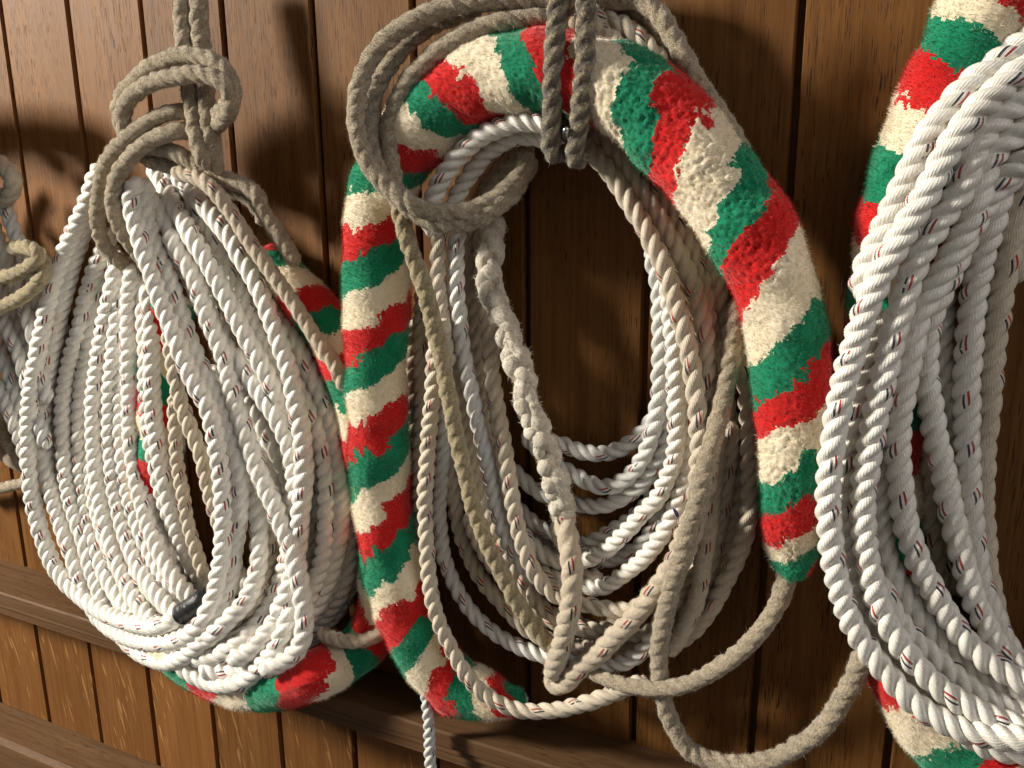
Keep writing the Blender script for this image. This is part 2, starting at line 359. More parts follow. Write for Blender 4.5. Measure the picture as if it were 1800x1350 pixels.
C('L','white',16.2,(2.0,2.2),'575,760 588,820 594,871 598,924 594,975 583,1025 562,1065 535,1100 500,1130 460,1150 410,1165')
C('L','white',16.2,(1.8,2.0,2.0),'604,830 612,900 614,960 610,1010 598,1045 575,1078 545,1108 510,1135 475,1155')
C('L','white',16.2,(1.2,1.4,1.6),'622,900 624,960 618,1015 602,1058 578,1090 545,1122 508,1150')
# second column from the left of the right-hand legs, coming down in front
C('L','white',16.2,(3.2,5.2,5.8,5.2),'432,780 442,810 448,844 451,880 455,916 456,951 456,978 452,1004 443,1035 429,1061 411,1080 392,1100 374,1116 352,1130,3.6 330,1138,2.2')
C('L','aged',14.2,(2.6,4.0,4.4),'466,860 474,900 479,942 476,978 468,1004 460,1031 445,1060 420,1085 396,1105')
C('L','white',14.0,(3.6,4.4,4.8),'512,1040 498,1060 484,1076 476,1083',)
C('L','white',16.4,(2.6,3.6,4.6,4.4,3.6),'305,1150 322,1171 338,1184 357,1194 380,1202 406,1203 429,1196 446,1184 460,1168 478,1150 494,1122 506,1088 514,1055 516,1020 512,980 505,950')
C('L','white',16.2,(2.4,3.6,3.6),'480,1060 503,1062 505,1085 499,1110 487,1135 468,1155 445,1170 420,1180 385,1183 350,1172')
C('L','white',16.2,(3.0,3.2),'520,1010 508,1050 492,1085 468,1110 436,1132 400,1148 365,1155 335,1160')
C('L','white',16.2,(1.8,1.8),'560,1060 540,1100 512,1140 480,1162 440,1178 400,1188')
C('L','white',16.2,(2.2,2.2),'300,1120 350,1140 400,1172 440,1170 480,1140 530,1080')
C('L','white',16.2,(1.6,1.8,1.8),'330,420 352,480 372,530 392,575 408,620 428,660 448,720 470,780 486,840 490,900 486,960')
C('L','white',16.2,(1.6,1.8,1.8),'420,500 440,560 462,620 486,680 506,740 522,800 534,860 540,920 545,980 540,1030')
C('L','white',16.2,(1.5,1.6,1.6),'370,640 396,700 420,760 440,820 452,880 470,940 490,1000')
C('L','white',16.2,(1.2,1.4,1.4),'470,560 505,620 532,680 548,740 555,800 560,870 560,940 552,1000')
C('L','white',16.2,(1.4,1.4,1.4),'390,900 400,960 420,1010 450,1050 480,1080')
C('L','white',16.2,(1.2,1.4,1.6),'95,640 92,740 95,840 118,930 150,1000 185,1050 225,1090')
C('L','white',16.2,(1.2,1.4,1.6),'210,500 186,600 180,700 182,800 192,880 215,950 245,1010 285,1060')
C('L','white',16.2,(1.2,1.4,1.6),'244,520 242,600 243,700 248,800 265,880 285,940 310,990 335,1030')
C('L','white',16.2,(1.2,1.4,1.6),'205,900 225,960 255,1015 290,1060 330,1090 370,1110')
# thin aged length behind the gap
C('L','aged',13.8,(4.2,4.6,4.6),'296,560 300,610 306,650 315,698 327,733 341,769 352,796 360,831 372,880 392,940 404,1000 410,1050')
C('L','aged',12.5,(4.0,4.4),'306,690 308,760 312,820 322,870 330,920 345,970 362,1020')
C('L','worn',12,(4.6,4.2),'560,1108 575,1118 600,1126 630,1127 660,1118 690,1095 705,1070')
# its grey tail, wound round the head of the coil
C('L','grey',13.2,0,'522,470,2.2 510,446,2.6 494,418,3.0 478,396,3.4 462,372,3.6 456,352,3.8 446,337,4.0 426,325,4.2 396,314,4.4 366,302,4.4 340,287,4.4 316,272,4.6 291,262,4.8 268,259,4.8 244,256,4.8 226,244,5.2 215,222,6.0 209,193,6.6 216,165,7.0 232,146,7.2 252,126,7.3 280,109,7.4 320,97,7.4 360,102,7.2 392,120,7.0 408,150,6.6 407,182,6.2 396,205,5.2 376,222,3.6 352,230,2.4 334,230,3.0 314,230,5.0 292,237,6.2 265,246,7.2 243,262,7.8 222,284,8.0 207,308,8.0 200,335,7.8 199,365,7.4 206,390,7.0 220,416,6.0 238,440,4.4 256,464,2.6 268,490,1.6',name='binding_turn',ghost=(38.2,60))
C('L','grey',13.0,0,'470,400,2.6 458,372,3.0 440,350,3.4 410,333,3.6 378,326,3.8 356,318,3.8 330,304,3.8 300,292,4.2 272,284,4.4 248,270,4.6 232,250,5.6 220,228,7.0 215,202,7.6 224,178,8.0 243,158,8.3 272,144,8.5 310,134,8.6 350,130,8.4 385,139,7.8 402,155,7.0 404,175,6.0 390,196,4.6 370,204,3.2 352,202,2.4 334,198,3.0 314,196,4.8 290,200,6.0 268,210,6.6 245,226,7.0 220,246,7.4 198,268,7.6 186,291,7.6 178,318,7.6 174,345,7.4 171,372,7.2 172,395,7.0 180,425,6.2 198,450,5.4 222,468,4.0 250,486,2.4 272,506,1.4',name='binding_turn',ghost=(37.2,60))
C('L','worn',12.6,(4.4,5.0,4.8,3.6),'300,300 323,307 345,312 366,325 391,353 416,388 441,428 466,463 492,499 517,534 542,574 567,610 592,648 610,690',name='binding_turn',fuzz=34)
# the sally of the left rope
SL = C('L','wool',39,(.9,.9,.9,.9,1.2,2.4,2.8,2.9,2.7,2.4,2.3,2.2,2.0),'302,520 294,565 286,615 284,660 283,705 284,747 284,782 280,825 273,870 264,915 263,960 265,1005 272,1050 286,1095 308,1140 340,1173 382,1193 430,1205 485,1205 540,1190 590,1168 632,1140 660,1100 675,1050 678,1000 675,950 670,900 660,850 650,800 640,750 625,690 608,645 592,605 575,575 543,535 510,496 484,462 462,436',name='sally',phase=[x+.5 for x in range(-1,37)],heavy=3.,nub=.8,rise=.9,jag=.7,taper=[(0,1),(34,1),(35,.9),(36,.7),(37,.42)],hair=1.7,label='wool-wrapped grip of the left rope, in the shade of its coil')
# --- cords the coils hang by
C('KL','grey',14.0,(4.0,4.4,4.8),'322,-60 322,-10 322,40 326,90 333,150 340,200 347,245 358,280 366,300',name='cord_strand')
C('KL','grey',14.0,(3.8,4.2,4.6),'352,-60 351,-10 350,40 356,90 361,150 365,200 370,240 378,285 384,310',name='cord_strand')
C('KC','dark',12.4,(8.0,9.2,9.0,8.4,6.8,4.5,3.4),'985,-60 981,0 977,60 973,120 971,180 968,232 969,262 976,274 984,262 987,230 990,190',name='cord_strand',heavy=2)
C('KC','dark',12.4,(8.0,9.2,9.0,8.4,6.8,4.5,3.4),'1030,-60 1031,0 1030,60 1028,110 1023,167 1016,235 1010,266 1012,284 1020,272 1022,240 1020,200',name='cord_strand',heavy=2)
C('KC','dark',12.4,(5.,5.),'1004,-60 1003,-20 1002,10 1000,30',name='cord_strand')
# --- middle rope (M)
SM = C('M','wool',45,(4.4,4.6,4.8,5.0,5.0,5.2,5.4,5.2,5.0,4.8,4.6,4.4,4.4),'926,1238 900,1236 868,1231 832,1219 790,1195 757,1162 731,1125 714,1085 700,1031 688,978 677,928 669,865 665,812 663,754 661,698 661,640 661,586 661,537 661,475 661,414 667,358 682,308 706,262 738,221 777,184 822,153 878,134 935,127 1010,133 1080,153 1143,195 1200,247 1250,310 1300,380 1338,445 1370,530 1388,610 1397,690 1396,760 1392,835 1391,898 1393,950 1393,985 1388,1015',name='sally',phase=[3.4,3.5]+[x+.5 for x in range(4,45)]+[44.4],heavy=6.,nub=1.1,rise=-1.5,nubat=22,hair=1.7,label='thick fluffy wool grip of the middle rope',
       taper=[(0,.34),(1,.5),(2,.72),(3,.9),(4,1.0),(6,.98),(10,.98),(16,1.02),(20,1.04),(23,1.1),(26,1.12),(28,1.06),(30,1.06),(32,1.07),(34,1.03),(36,1.0),(38,.92),(39,.84),(40,.76),(41,.64),(42,.50),(43,.38)])
C('M','grey',12.4,(6.0,8.0,9.2,9.2,8.6,6.0,4.0),'985,8 950,2 900,0 840,3 787,12 733,33 690,60 657,94 636,135 626,183 628,233 643,280 667,315 697,342 733,364 773,375 813,374 850,361 883,340 907,318 923,290 928,262',name='rope_turn')
C('M','grey',12.4,(5.0,6.8,8.2,8.6,8.0,6.0,3.6),'850,14 815,22 785,32 750,47 712,79 682,118 662,152 653,200 653,250 666,296 690,335 720,366 757,388 800,394 843,383 880,358 905,335 925,300 932,270')
C('M','grey',12.2,(6.0,7.4,8.4,8.8,8.4,7.0,6.0),'990,32 953,31 900,35 853,45 807,65 767,92 736,120 712,150 697,183 689,217 687,262 690,302 698,345 710,395')
C('M','tan',12.4,(6.6,6.0,5.8,5.6,5.4,5.2),'698,352 710,398 723,443 733,470 747,510 757,550 770,600 783,665 797,740 813,812 830,885 850,940 877,998 900,1043 927,1087 955,1122 985,1150',fuzz=40)
C('M','white',13.5,(5.2,5.8,5.8,4.6),'985,222 955,216 917,213 883,222 850,236 822,257 797,285 777,314 762,345 757,385 757,417')
C('M','white',13.0,(4.2,4.6,4.6,3.6),'980,250 945,240 905,241 870,258 842,285 820,315 802,345 795,380 790,410')
C('M','grey',12.5,(2.6,2.6,2.6),'940,258 915,268 890,290 865,320 845,350')
C('M','grey',12.5,(2.0,2.0,2.0),'945,285 925,300 905,325 880,350 860,370')
# columns below the grey turns
C('M','aged',12.2,(4.4,4.6,4.8),'772,395 771,440 770,483 773,520 778,560 784,600 790,650')
C('M','cool',12.2,(4.0,4.4,4.6,4.4,3.8,3.4),'806,395 802,440 802,480 803,520 808,560 813,610 822,657 833,710 843,755 854,800 864,845 873,893 886,935 905,975 930,1005 960,1028 995,1040')
C('M','aged',12.2,(1.8,2.0,2.0),'826,395 826,450 828,520 834,600 842,680 852,760 862,830 872,890')
C('M','aged',12.4,(3.6,4.0,4.4,4.8,4.4,4.2,3.8,3.4,3.0),'846,395 847,440 850,500 856,550 862,600 864,650 871,700 880,750 888,800 895,845 903,893 913,940 929,985 950,1021 977,1046 1010,1058 1045,1066 1080,1072 1110,1071 1140,1058 1165,1036 1190,1005 1212,960 1230,900 1243,840 1252,790',heavy=1)
C('M','nub',19.0,(3.6,4.6,5.6,6.2,6.4,6.2),'868,385 862,430 860,470 863,505 874,545 887,577 907,633 925,685 945,760 966,808 978,850 987,890 993,930 999,965',braid=True)
C('M','worn',15.6,(6.2,6.6,6.6,6.4,6.2),'985,885 993,917 1002,967 1006,1010 1003,1060 994,1107 984,1145 973,1175 969,1192',heavy=1.5,taper=[(0,1.05),(3,1.0),(8,.95)])
C('M','worn',15.0,(6.2,6.2,5.8,5.2,4.6,4.2,3.8),'966,1180 972,1204 990,1203 1006,1188 1022,1172 1050,1150 1083,1117 1117,1083 1143,1050 1170,1012 1192,972 1208,930 1216,890',taper=[(0,.9),(2,.95),(5,1.),(12,.9)])
C('M','aged',12.2,(4.8,5.2,5.0,4.6,4.6),'786,560 772,590 765,617 762,667 758,717 753,767 750,817 747,883 748,930 751,975 754,1020 761,1060 772,1095 788,1130 805,1163 828,1197 855,1223 887,1240 927,1250 967,1249 1007,1242 1050,1229 1083,1216 1112,1204 1140,1196',heavy=1.2)
C('M','aged',12.2,(2.2,2.6,2.8,3.0),'786,700 784,760 786,800 793,843 801,893 808,930 819,965 835,1000 858,1033 883,1062 907,1090 940,1115 985,1130 1033,1140 1077,1130')
C('M','cool',12.2,(2.8,3.0,3.2,3.0,2.8),'786,690 782,745 778,800 774,850 772,900 775,945 782,985 795,1020 813,1052 835,1082 862,1107 893,1127 925,1142 957,1153 1000,1158 1040,1165 1077,1168 1110,1158 1133,1140 1150,1110')
C('M','aged',12.2,(2.0,2.2),'745,480 740,560 740,650 740,717 738,783 736,850 737,910')
C('M','aged',12.2,(1.8,2.0),'728,560 726,650 728,750 730,850 736,920 745,980')
C('M','aged',12.2,(2.4,2.8,2.8,2.6),'800,560 803,637 812,700 820,750 830,800 840,850 852,893 868,930 884,968 903,1003 925,1035 953,1067 985,1090 1033,1107 1070,1108 1100,1112 1127,1117 1160,1095 1195,1050 1225,1000 1250,940')
C('M','aged',12.2,(1.6,1.8,2.0,2.2),'845,470 852,560 858,650 868,740 880,820 896,890 915,940 945,985 985,1003 1033,1014 1060,1012')
C('M','aged',12.2,(3.0,2.6,2.4),'820,900 840,950 864,990 893,1025 925,1060 960,1088 1000,1100 1040,1102')
# inner, cleaner turns swinging to the right
C('M','cool',12.0,(1.0,1.6,2.0,2.0,1.6,1.2),'905,690 925,730 948,762 965,775 983,779 1010,790 1043,797 1077,794 1107,779 1130,760 1148,735 1158,700 1160,660')
C('M','cool',12.2,(1.4,1.8,2.4,2.8,3.0,3.0,2.6),'918,760 950,795 985,820 1010,835 1038,850 1067,856 1095,845 1120,820 1137,790 1148,755 1156,715 1160,670 1161,620 1160,565 1160,510 1152,470 1142,430')
C('M','cool',12.2,(1.0,1.4,1.8,2.2,2.2,1.8),'893,815 920,843 943,863 978,877 1010,885 1050,890 1083,880 1117,860 1147,828 1168,790 1178,740 1180,690 1178,640')
C('M','white',12.6,(2.2,2.8,3.2,3.6,3.6,3.4),'890,905 915,935 940,962 965,980 995,988 1028,984 1060,970 1093,942 1127,905 1157,873 1173,840 1187,797 1189,750 1188,700 1186,655 1184,610 1180,560 1176,510 1168,470')
C('M','white',12.6,(2.4,3.0,3.2,3.4,3.2,2.6),'880,930 905,965 935,995 965,1012 995,1022 1033,1032 1060,1032 1093,1012 1127,985 1153,955 1175,920 1193,875 1207,830 1212,790 1213,740 1208,690 1204,640')
C('M','cool',12.0,(1.0,1.2,1.4),'872,840 900,880 925,908 950,927 985,945 1023,957 1055,945 1080,930 1105,916 1135,890 1150,860')
C('M','cool',12.0,(.9,1.2,1.2),'885,870 915,910 940,940 965,960 1010,980 1060,985 1093,977 1127,957 1150,925 1165,880')
C('M','aged',12.0,(2.0,2.0,2.0),'1000,1080 1033,1104 1060,1102 1095,1090 1127,1060 1155,1020')
C('M','aged',12.0,(2.4,2.4,2.2),'985,1150 1013,1138 1050,1128 1085,1137 1120,1130 1150,1105 1180,1070')
# bundle on the right, under the sally
C('M','aged',12.8,(2.6,3.6,4.2,4.8,4.8,4.6),'1010,235 1035,262 1060,288 1085,322 1108,358 1128,390 1144,422 1160,452 1174,486 1184,520 1194,556 1206,591 1213,631 1220,674 1226,712 1229,762 1230,800 1226,850 1220,900',fuzz=22,heavy=1.2)
C('M','aged',12.4,(2.2,3.0,3.6,3.8,3.2),'1030,225 1060,250 1086,275 1110,312 1132,342 1155,374 1172,404 1187,432 1200,460 1213,490 1223,520 1231,550 1238,590 1242,636 1245,687 1246,740 1245,800 1243,870')
C('M','aged',12.4,(1.8,2.2,2.4,2.2),'1100,270 1132,310 1160,344 1190,386 1207,420 1221,455 1234,495 1244,540 1250,600')
C('M','aged',12.4,(1.8,1.8,2.0,2.0),'1232,400 1248,440 1257,480 1263,523 1265,561 1264,599 1262,640 1258,700 1254,760 1250,820')
C('M','aged',12.6,(2.0,2.4,2.6,2.4),'1290,600 1306,645 1314,690 1316,740 1317,790 1318,850 1316,900 1308,945 1293,985 1274,1023 1257,1057 1237,1087 1210,1115 1180,1135')
C('M','aged',12.0,(1.6,1.8,2.0),'1268,650 1280,720 1292,780 1300,830 1298,880 1288,925 1274,965 1262,1000 1240,1040')
C('M','worn',12.6,(2.6,3.2,3.4,3.0),'1262,760 1258,820 1252,870 1247,910 1242,950 1235,995 1228,1040 1217,1073 1203,1104 1188,1130 1165,1150')
C('M','aged',12.0,(2.4,2.4),'1285,740 1282,800 1276,850 1268,900 1260,945 1252,990 1244,1030 1228,1070')
C('M','tan',12.0,(2.2,2.2),'1225,880 1214,930 1210,985 1205,1040 1195,1080 1185,1110')
C('M','grey',12.8,(2.4,3.6,5.0,5.6,5.6,5.0,4.4,4.2,4.2,4.2,3.6),'1300,520 1294,550 1288,590 1283,640 1275,687 1265,730 1252,780 1238,828 1230,863 1219,905 1207,943 1196,985 1183,1022 1173,1063 1163,1107 1158,1147 1160,1190 1168,1235 1183,1277 1208,1315 1240,1334 1280,1343 1333,1341 1373,1328 1413,1306 1447,1276 1473,1242 1493,1207 1507,1180 1520,1140')
C('M','grey',12.2,(4.2,4.6,5.0,5.4,5.8,6.0,5.4),'1388,985 1384,1013 1376,1040 1361,1073 1340,1105 1313,1135 1283,1161 1250,1182 1217,1199 1184,1208 1150,1211 1118,1207 1085,1200 1055,1190 1030,1180 1010,1168',fuzz=30,ghost=(0,1.6),join=True,taper=[(0,1.15),(3,1.),(12,.9),(14,.6),(15,.35)],heavy=1.3)
C('M','grey',12.4,(3.0,3.0,2.6),'1040,-25 1075,2 1110,-2 1145,12 1172,45 1195,90 1230,150 1272,212 1306,275 1330,330 1345,390')
C('M','grey',12.4,(2.6,2.4),'1060,25 1085,12 1120,18 1150,40 1172,80 1190,120 1215,170 1250,230 1290,300')
C('M','aged',12.6,(3.6,3.0,2.6),'1030,20 1062,32 1093,45 1122,66 1147,92 1172,125 1195,165 1215,205')
C('M','worn',12.2,(4.2,4.4),'1000,42 1030,38 1058,55 1085,78 1110,110')
C('M','cool',9.6,(4.0,5.8,6.6,6.6),'765,1130 757,1170 750,1205 750,1235 753,1262 755,1290 755,1320 757,1350 760,1400',fuzz=2)
# --- right rope (R)
SR = C('R','wool',45,(2.8,2.8,2.8,2.8,2.6,2.6,2.8,3.0),'1850,-95 1800,-50 1760,-15 1728,32 1695,90 1660,165 1628,245 1601,330 1584,405 1572,475 1563,540 1557,600 1553,655 1550,710 1549,770 1549,845 1550,925 1554,1005 1563,1065 1575,1125 1592,1185 1625,1255 1680,1318 1745,1350 1815,1360 1880,1350',name='sally',phase=[-1.5]+[x+.5 for x in range(-1,24)],heavy=6.,nub=.55,rise=.45,jag=.6,hair=1.7,label='fluffy wool grip hanging behind the right coil')
C('R','white',14.8,(7.,7.2,6.4,6.),'1840,55 1800,74 1773,92 1746,116 1720,137 1693,161 1667,190 1645,216 1626,243 1612,272 1593,315 1577,349 1563,383 1549,412 1536,440 1524,468 1517,497 1512,530')
C('R','white',14.8,(7.,7.6,7.6,7.4,7.0,6.8,6.8,6.4),'1840,95 1800,118 1773,140 1747,164 1720,189 1702,211 1684,237 1665,265 1650,300 1635,328 1619,355 1602,385 1583,417 1566,446 1550,475 1538,503 1527,530 1519,555 1510,582 1500,612 1491,645 1482,679 1475,711 1469,743 1463,781 1458,823 1455,866 1456,908 1460,950 1464,982 1470,1013 1476,1037 1485,1066 1497,1095 1513,1123 1533,1152 1555,1180 1577,1206 1601,1230 1631,1252 1660,1269 1692,1284 1730,1292 1780,1298 1830,1300',heavy=1.5)
C('R','white',14.8,(6.8,7.2,6.8,6.4,6.2,6.0,5.8),'1840,150 1800,172 1773,192 1750,212 1728,238 1712,268 1700,305 1683,342 1660,374 1639,406 1621,436 1607,468 1597,495 1588,520 1581,548 1570,584 1561,627 1552,669 1545,700 1538,732 1532,768 1524,813 1519,855 1517,897 1518,929 1521,960 1526,992 1533,1024 1543,1062 1557,1093 1574,1119 1592,1147 1614,1172 1636,1196 1660,1216 1689,1235 1721,1252 1758,1267 1800,1280 1850,1288')
C('R','white',14.8,(6.,5.6,5.0,4.8,4.6),'1840,200 1800,226 1767,248 1742,272 1726,310 1718,350 1706,385 1690,415 1673,445 1658,474 1645,500 1625,530 1612,563 1604,595 1596,640 1589,680 1583,711 1578,743 1576,781 1579,823 1583,855 1587,897 1594,930 1604,960 1616,992 1633,1026 1653,1062 1670,1090 1689,1117 1711,1140 1733,1159 1758,1176 1782,1191 1830,1212')
C('R','white',14.6,(4.,4.,3.8,3.8,3.8),'1850,262 1800,285 1765,312 1738,345 1716,380 1700,410 1685,445 1666,485 1648,520 1636,553 1629,590 1626,627 1627,658 1631,690 1637,722 1643,760 1649,790 1655,815 1661,844 1667,876 1673,908 1680,939 1688,971 1697,1003 1705,1034 1716,1064 1729,1093 1741,1117 1755,1138 1773,1156 1800,1172 1850,1195')
C('R','white',14.4,(2.6,2.6,2.6,2.8),'1765,300 1740,345 1715,400 1690,440 1670,480 1656,520 1655,560 1654,600 1655,640 1660,675 1665,710 1672,750 1680,800')
C('R','white',14.6,(3.2,3.4,3.4,3.2),'1860,240 1815,270 1790,290 1768,320 1753,355 1741,402 1729,440 1720,475 1712,511 1708,553 1704,595 1701,637 1699,679 1699,722 1699,770 1700,813 1702,855 1705,897 1709,929 1713,971 1720,1013 1732,1048 1747,1088 1763,1123 1783,1155 1815,1185')
C('R','aged',14.4,(2.2,2.2,2.0),'1820,320 1793,355 1780,402 1772,449 1762,497 1755,535 1750,575 1744,615 1741,650 1738,690 1734,730 1729,781 1726,844 1726,890 1728,929 1730,971 1736,1013 1744,1060 1755,1105 1775,1148 1805,1180')
C('R','aged',14.0,(1.6,1.6,1.6),'1730,460 1724,520 1720,600 1715,700 1712,780 1712,860 1716,930 1724,1000 1738,1050 1760,1110')
C('R','aged',14.0,(1.6,1.6,1.6),'1660,480 1640,560 1634,700 1630,800 1631,866 1633,929 1640,971 1647,1013 1660,1060')
C('R','aged',14.0,(1.2,1.2,1.2),'1680,640 1668,760 1660,860 1662,940 1676,1000 1690,1050')
C('R','white',14.6,(4.0,4.4,4.2,4.0),'1572,560 1560,620 1556,700 1552,770 1547,823 1546,887 1548,929 1556,971 1568,1003 1585,1038 1606,1069 1626,1096 1648,1123 1675,1150 1704,1176 1733,1198 1763,1216 1800,1233 1850,1250')
C('R','white',14.4,(5.6,5.6,5.4,5.2,5.0),'1545,540 1534,590 1526,627 1517,669 1510,705 1500,745 1491,785 1486,823 1483,866 1484,918 1489,965 1496,1005 1506,1045 1518,1078 1535,1106 1556,1134 1577,1160 1600,1187 1627,1211 1660,1235 1697,1258 1746,1276 1800,1290 1850,1296')
C('R','white',14.4,(4.8,4.8,4.6),'1545,1010 1556,1045 1572,1081 1590,1103 1608,1122 1631,1143 1660,1169 1684,1191 1714,1213 1746,1233 1800,1255 1850,1270')
C('R','white',14.6,(5.0,5.0,4.8),'1640,1230 1680,1270 1709,1299 1746,1316 1782,1323 1830,1326')
C('R','white',14.4,(3.6,3.6,3.4),'1600,1010 1620,1050 1642,1085 1668,1115 1700,1148 1730,1172 1765,1195 1800,1212 1850,1230')
C('R','white',14.4,(2.6,2.6,2.6),'1550,1060 1580,1110 1620,1160 1670,1205 1720,1240 1770,1262 1850,1280')
C('R','aged',13.6,(2.6,2.4,2.2),'1850,180 1810,215 1770,262 1745,300 1730,345')
C('R','aged',13.6,(2.0,1.8),'1860,300 1820,345 1800,390 1790,440 1785,500')
# --- far left rope (F)
C('F','tan',13.4,(5.5,6.5,6.6,5.4),'-60,560 -25,548 5,538 35,524 62,503 78,478 72,452 58,440',name='binding_turn',fuzz=40)
C('F','tan',13.4,(6.0,7.0,6.8,5.0),'-60,498 -25,492 5,487 35,478 60,462 70,448 52,436 34,434 20,440',name='binding_turn',fuzz=40)
C('F','worn',16.,(4.5,5.2,5.0,4.0),'-30,275 -5,285 14,300 24,320 17,342 2,352 -14,362',fuzz=60)
C('F','cool',13.8,(3.6,4.6,4.2),'-10,330 6,352 16,380 26,410 37,436 50,465')
C('F','cool',13.8,(3.2,4.0,4.0),'-30,370 -10,400 2,430 12,460 24,490 38,530 52,570 64,610 74,660 84,710')
C('F','cool',13.8,(3.4,4.4,4.2),'2,540 12,575 26,605 40,645 54,690 68,740 84,790')
C('F','cool',13.8,(3.0,3.8,3.8),'-22,560 -8,600 10,640 24,680 40,725 56,775')
C('F','cool',13.8,(3.4,4.6,4.4),'-40,600 -25,635 -10,665 8,700 22,735 38,780 52,830')
C('F','cool',13.8,(2.8,3.0),'40,530 58,570 76,610 92,650')
C('F','grey',13.4,(2.6,3.4,3.4),'-40,670 -25,705 -8,735 8,765 24,790 40,812 60,835')
C('F','grey',13.4,(2.0,2.4),'-40,730 -20,765 0,790 20,808 42,820 64,822')
C('F','grey',12.,(2.,2.),'-60,868 -30,862 0,858 30,852 60,842')
C('F','cool',13.8,(3.6,4.4,4.4),'-40,300 -60,340 -75,400 -80,480 -90,560 -85,660 -60,760')
C('F','cool',13.8,(3.0,3.6),'-20,310 -42,360 -52,430 -55,520 -60,620 -45,720 -20,810')
C('F','grey',13.6,(5.,6.5,6.5,5.),'-20,250 -44,225 -40,195 -22,175 -50,160 -90,165 -110,200 -95,235 -60,255',name='binding_turn')
C('F','wool',42,(6.2,6.8,6.8,5.5),'-60,800 -70,700 -78,600 -80,500 -75,400 -62,300 -80,215 -140,170 -220,175 -280,240 -310,340 -330,460',name='sally',phase=[x+.5 for x in range(0,12)],heavy=4.,nub=.5,rise=.6,hair=.7,label='wool grip of the far left rope, mostly past the edge of the picture')
C('F','cool',15,(2.6,3.2),'-10,520 12,560 34,610 52,655 70,705 84,750')
C('F','cool',15,(2.4,3.0),'-30,540 -4,590 18,640 40,690 58,735 78,790')
C('F','cool',15,(2.2,2.8),'-40,640 -14,680 10,715 34,755 58,800')
C('F','cool',15,(2.4,2.6),'20,420 40,470 60,520 80,570 96,610')
C('F','cool',15,(2.6,2.8),'-14,440 4,490 26,545 48,600 66,650 80,690')
C('F','aged',15,(2.0,2.2),'-40,700 -10,745 20,785 50,815 80,830')
C('F','cool',15,(2.6,2.8),'-20,395 -12,450 -4,500 10,540')


# ------------------------------------------------------------------ settle the ropes: where two cross, they are moved apart along the line of sight
STEP = .004
def to_world(p):       # p: px,py,q(m)
    return CAM+rays(p[:, 0], p[:, 1])*(D-p[:, 2:3])
for c in CUR:
    S, par = catmull(c['pts'], 30); S[:, 2] /= 100.
    Wd = to_world(S); L = np.concatenate([[0], np.cumsum(np.linalg.norm(np.diff(Wd, axis=0), axis=1))])
    n = max(4, int(L[-1]/STEP)+1); t = np.linspace(0, L[-1], n)
    c['px'] = np.interp(t, L, S[:, 0]); c['py'] = np.interp(t, L, S[:, 1]); c['q'] = np.interp(t, L, S[:, 2]); c['par'] = np.interp(t, L, par)
    r = np.full(n, c['dia']/2)
    if c['taper'] is not None: r = r*np.interp(c['par'], [a for a, b in c['taper']], [b for a, b in c['taper']])
    c['r'] = r
PX = np.concatenate([c['px'] for c in CUR]); PY = np.concatenate([c['py'] for c in CUR]); Q = np.concatenate([c['q'] for c in CUR]); R = np.concatenate([c['r'] for c in CUR])
ID = np.concatenate([np.full(len(c['q']), i) for i, c in enumerate(CUR)]); IX = np.concatenate([np.arange(len(c['q'])) for c in CUR])
HV = np.concatenate([np.full(len(c['q']), c['heavy']) for c in CUR])
RY = rays(PX, PY); KZ = RY@fw; RL = np.linalg.norm(RY, axis=1)
GH = np.concatenate([(c['par'] >= c['ghost'][0]) & (c['par'] <= c['ghost'][1]) if c.get('ghost') else np.zeros(len(c['q']), bool) for c in CUR])
Q0 = Q.copy()
zz = KZ*(D-Q); rpx = R*F_PX/zz
pi_, pj_ = [], []
for a in range(0, len(Q), 1500):
    dx = PX[a:a+1500, None]-PX[None]; dy = PY[a:a+1500, None]-PY[None]
    near = (dx*dx+dy*dy) < (1.05*(rpx[a:a+1500, None]+rpx[None]))**2
    i, j = np.nonzero(near); i = i+a
    ok = (i < j) & ~GH[i] & ~GH[j] & ((ID[i] != ID[j]) | (np.abs(IX[i]-IX[j]) > 14))
    pi_.append(i[ok]); pj_.append(j[ok])
pi_ = np.concatenate(pi_); pj_ = np.concatenate(pj_)
sgn = np.where(Q0[pi_] >= Q0[pj_], 1., -1.)
dpx2 = (PX[pi_]-PX[pj_])**2+(PY[pi_]-PY[pj_])**2
own = np.array([hash_ for hash_ in [dict(L=0, M=1, R=2, F=3, KL=4, KC=5)[k['owner']] for k in CUR]])
isw = np.array([k['mat'] in ('white', 'fuzzy') for k in CUR])
FAC = np.where((own[ID[pi_]] == 0) & (own[ID[pj_]] == 0) & isw[ID[pi_]] & isw[ID[pj_]], .70, np.where((own[ID[pi_]] == 2) & (own[ID[pj_]] == 2), .82, .90))
wi = HV[pj_]/(HV[pi_]+HV[pj_]); wj = 1-wi
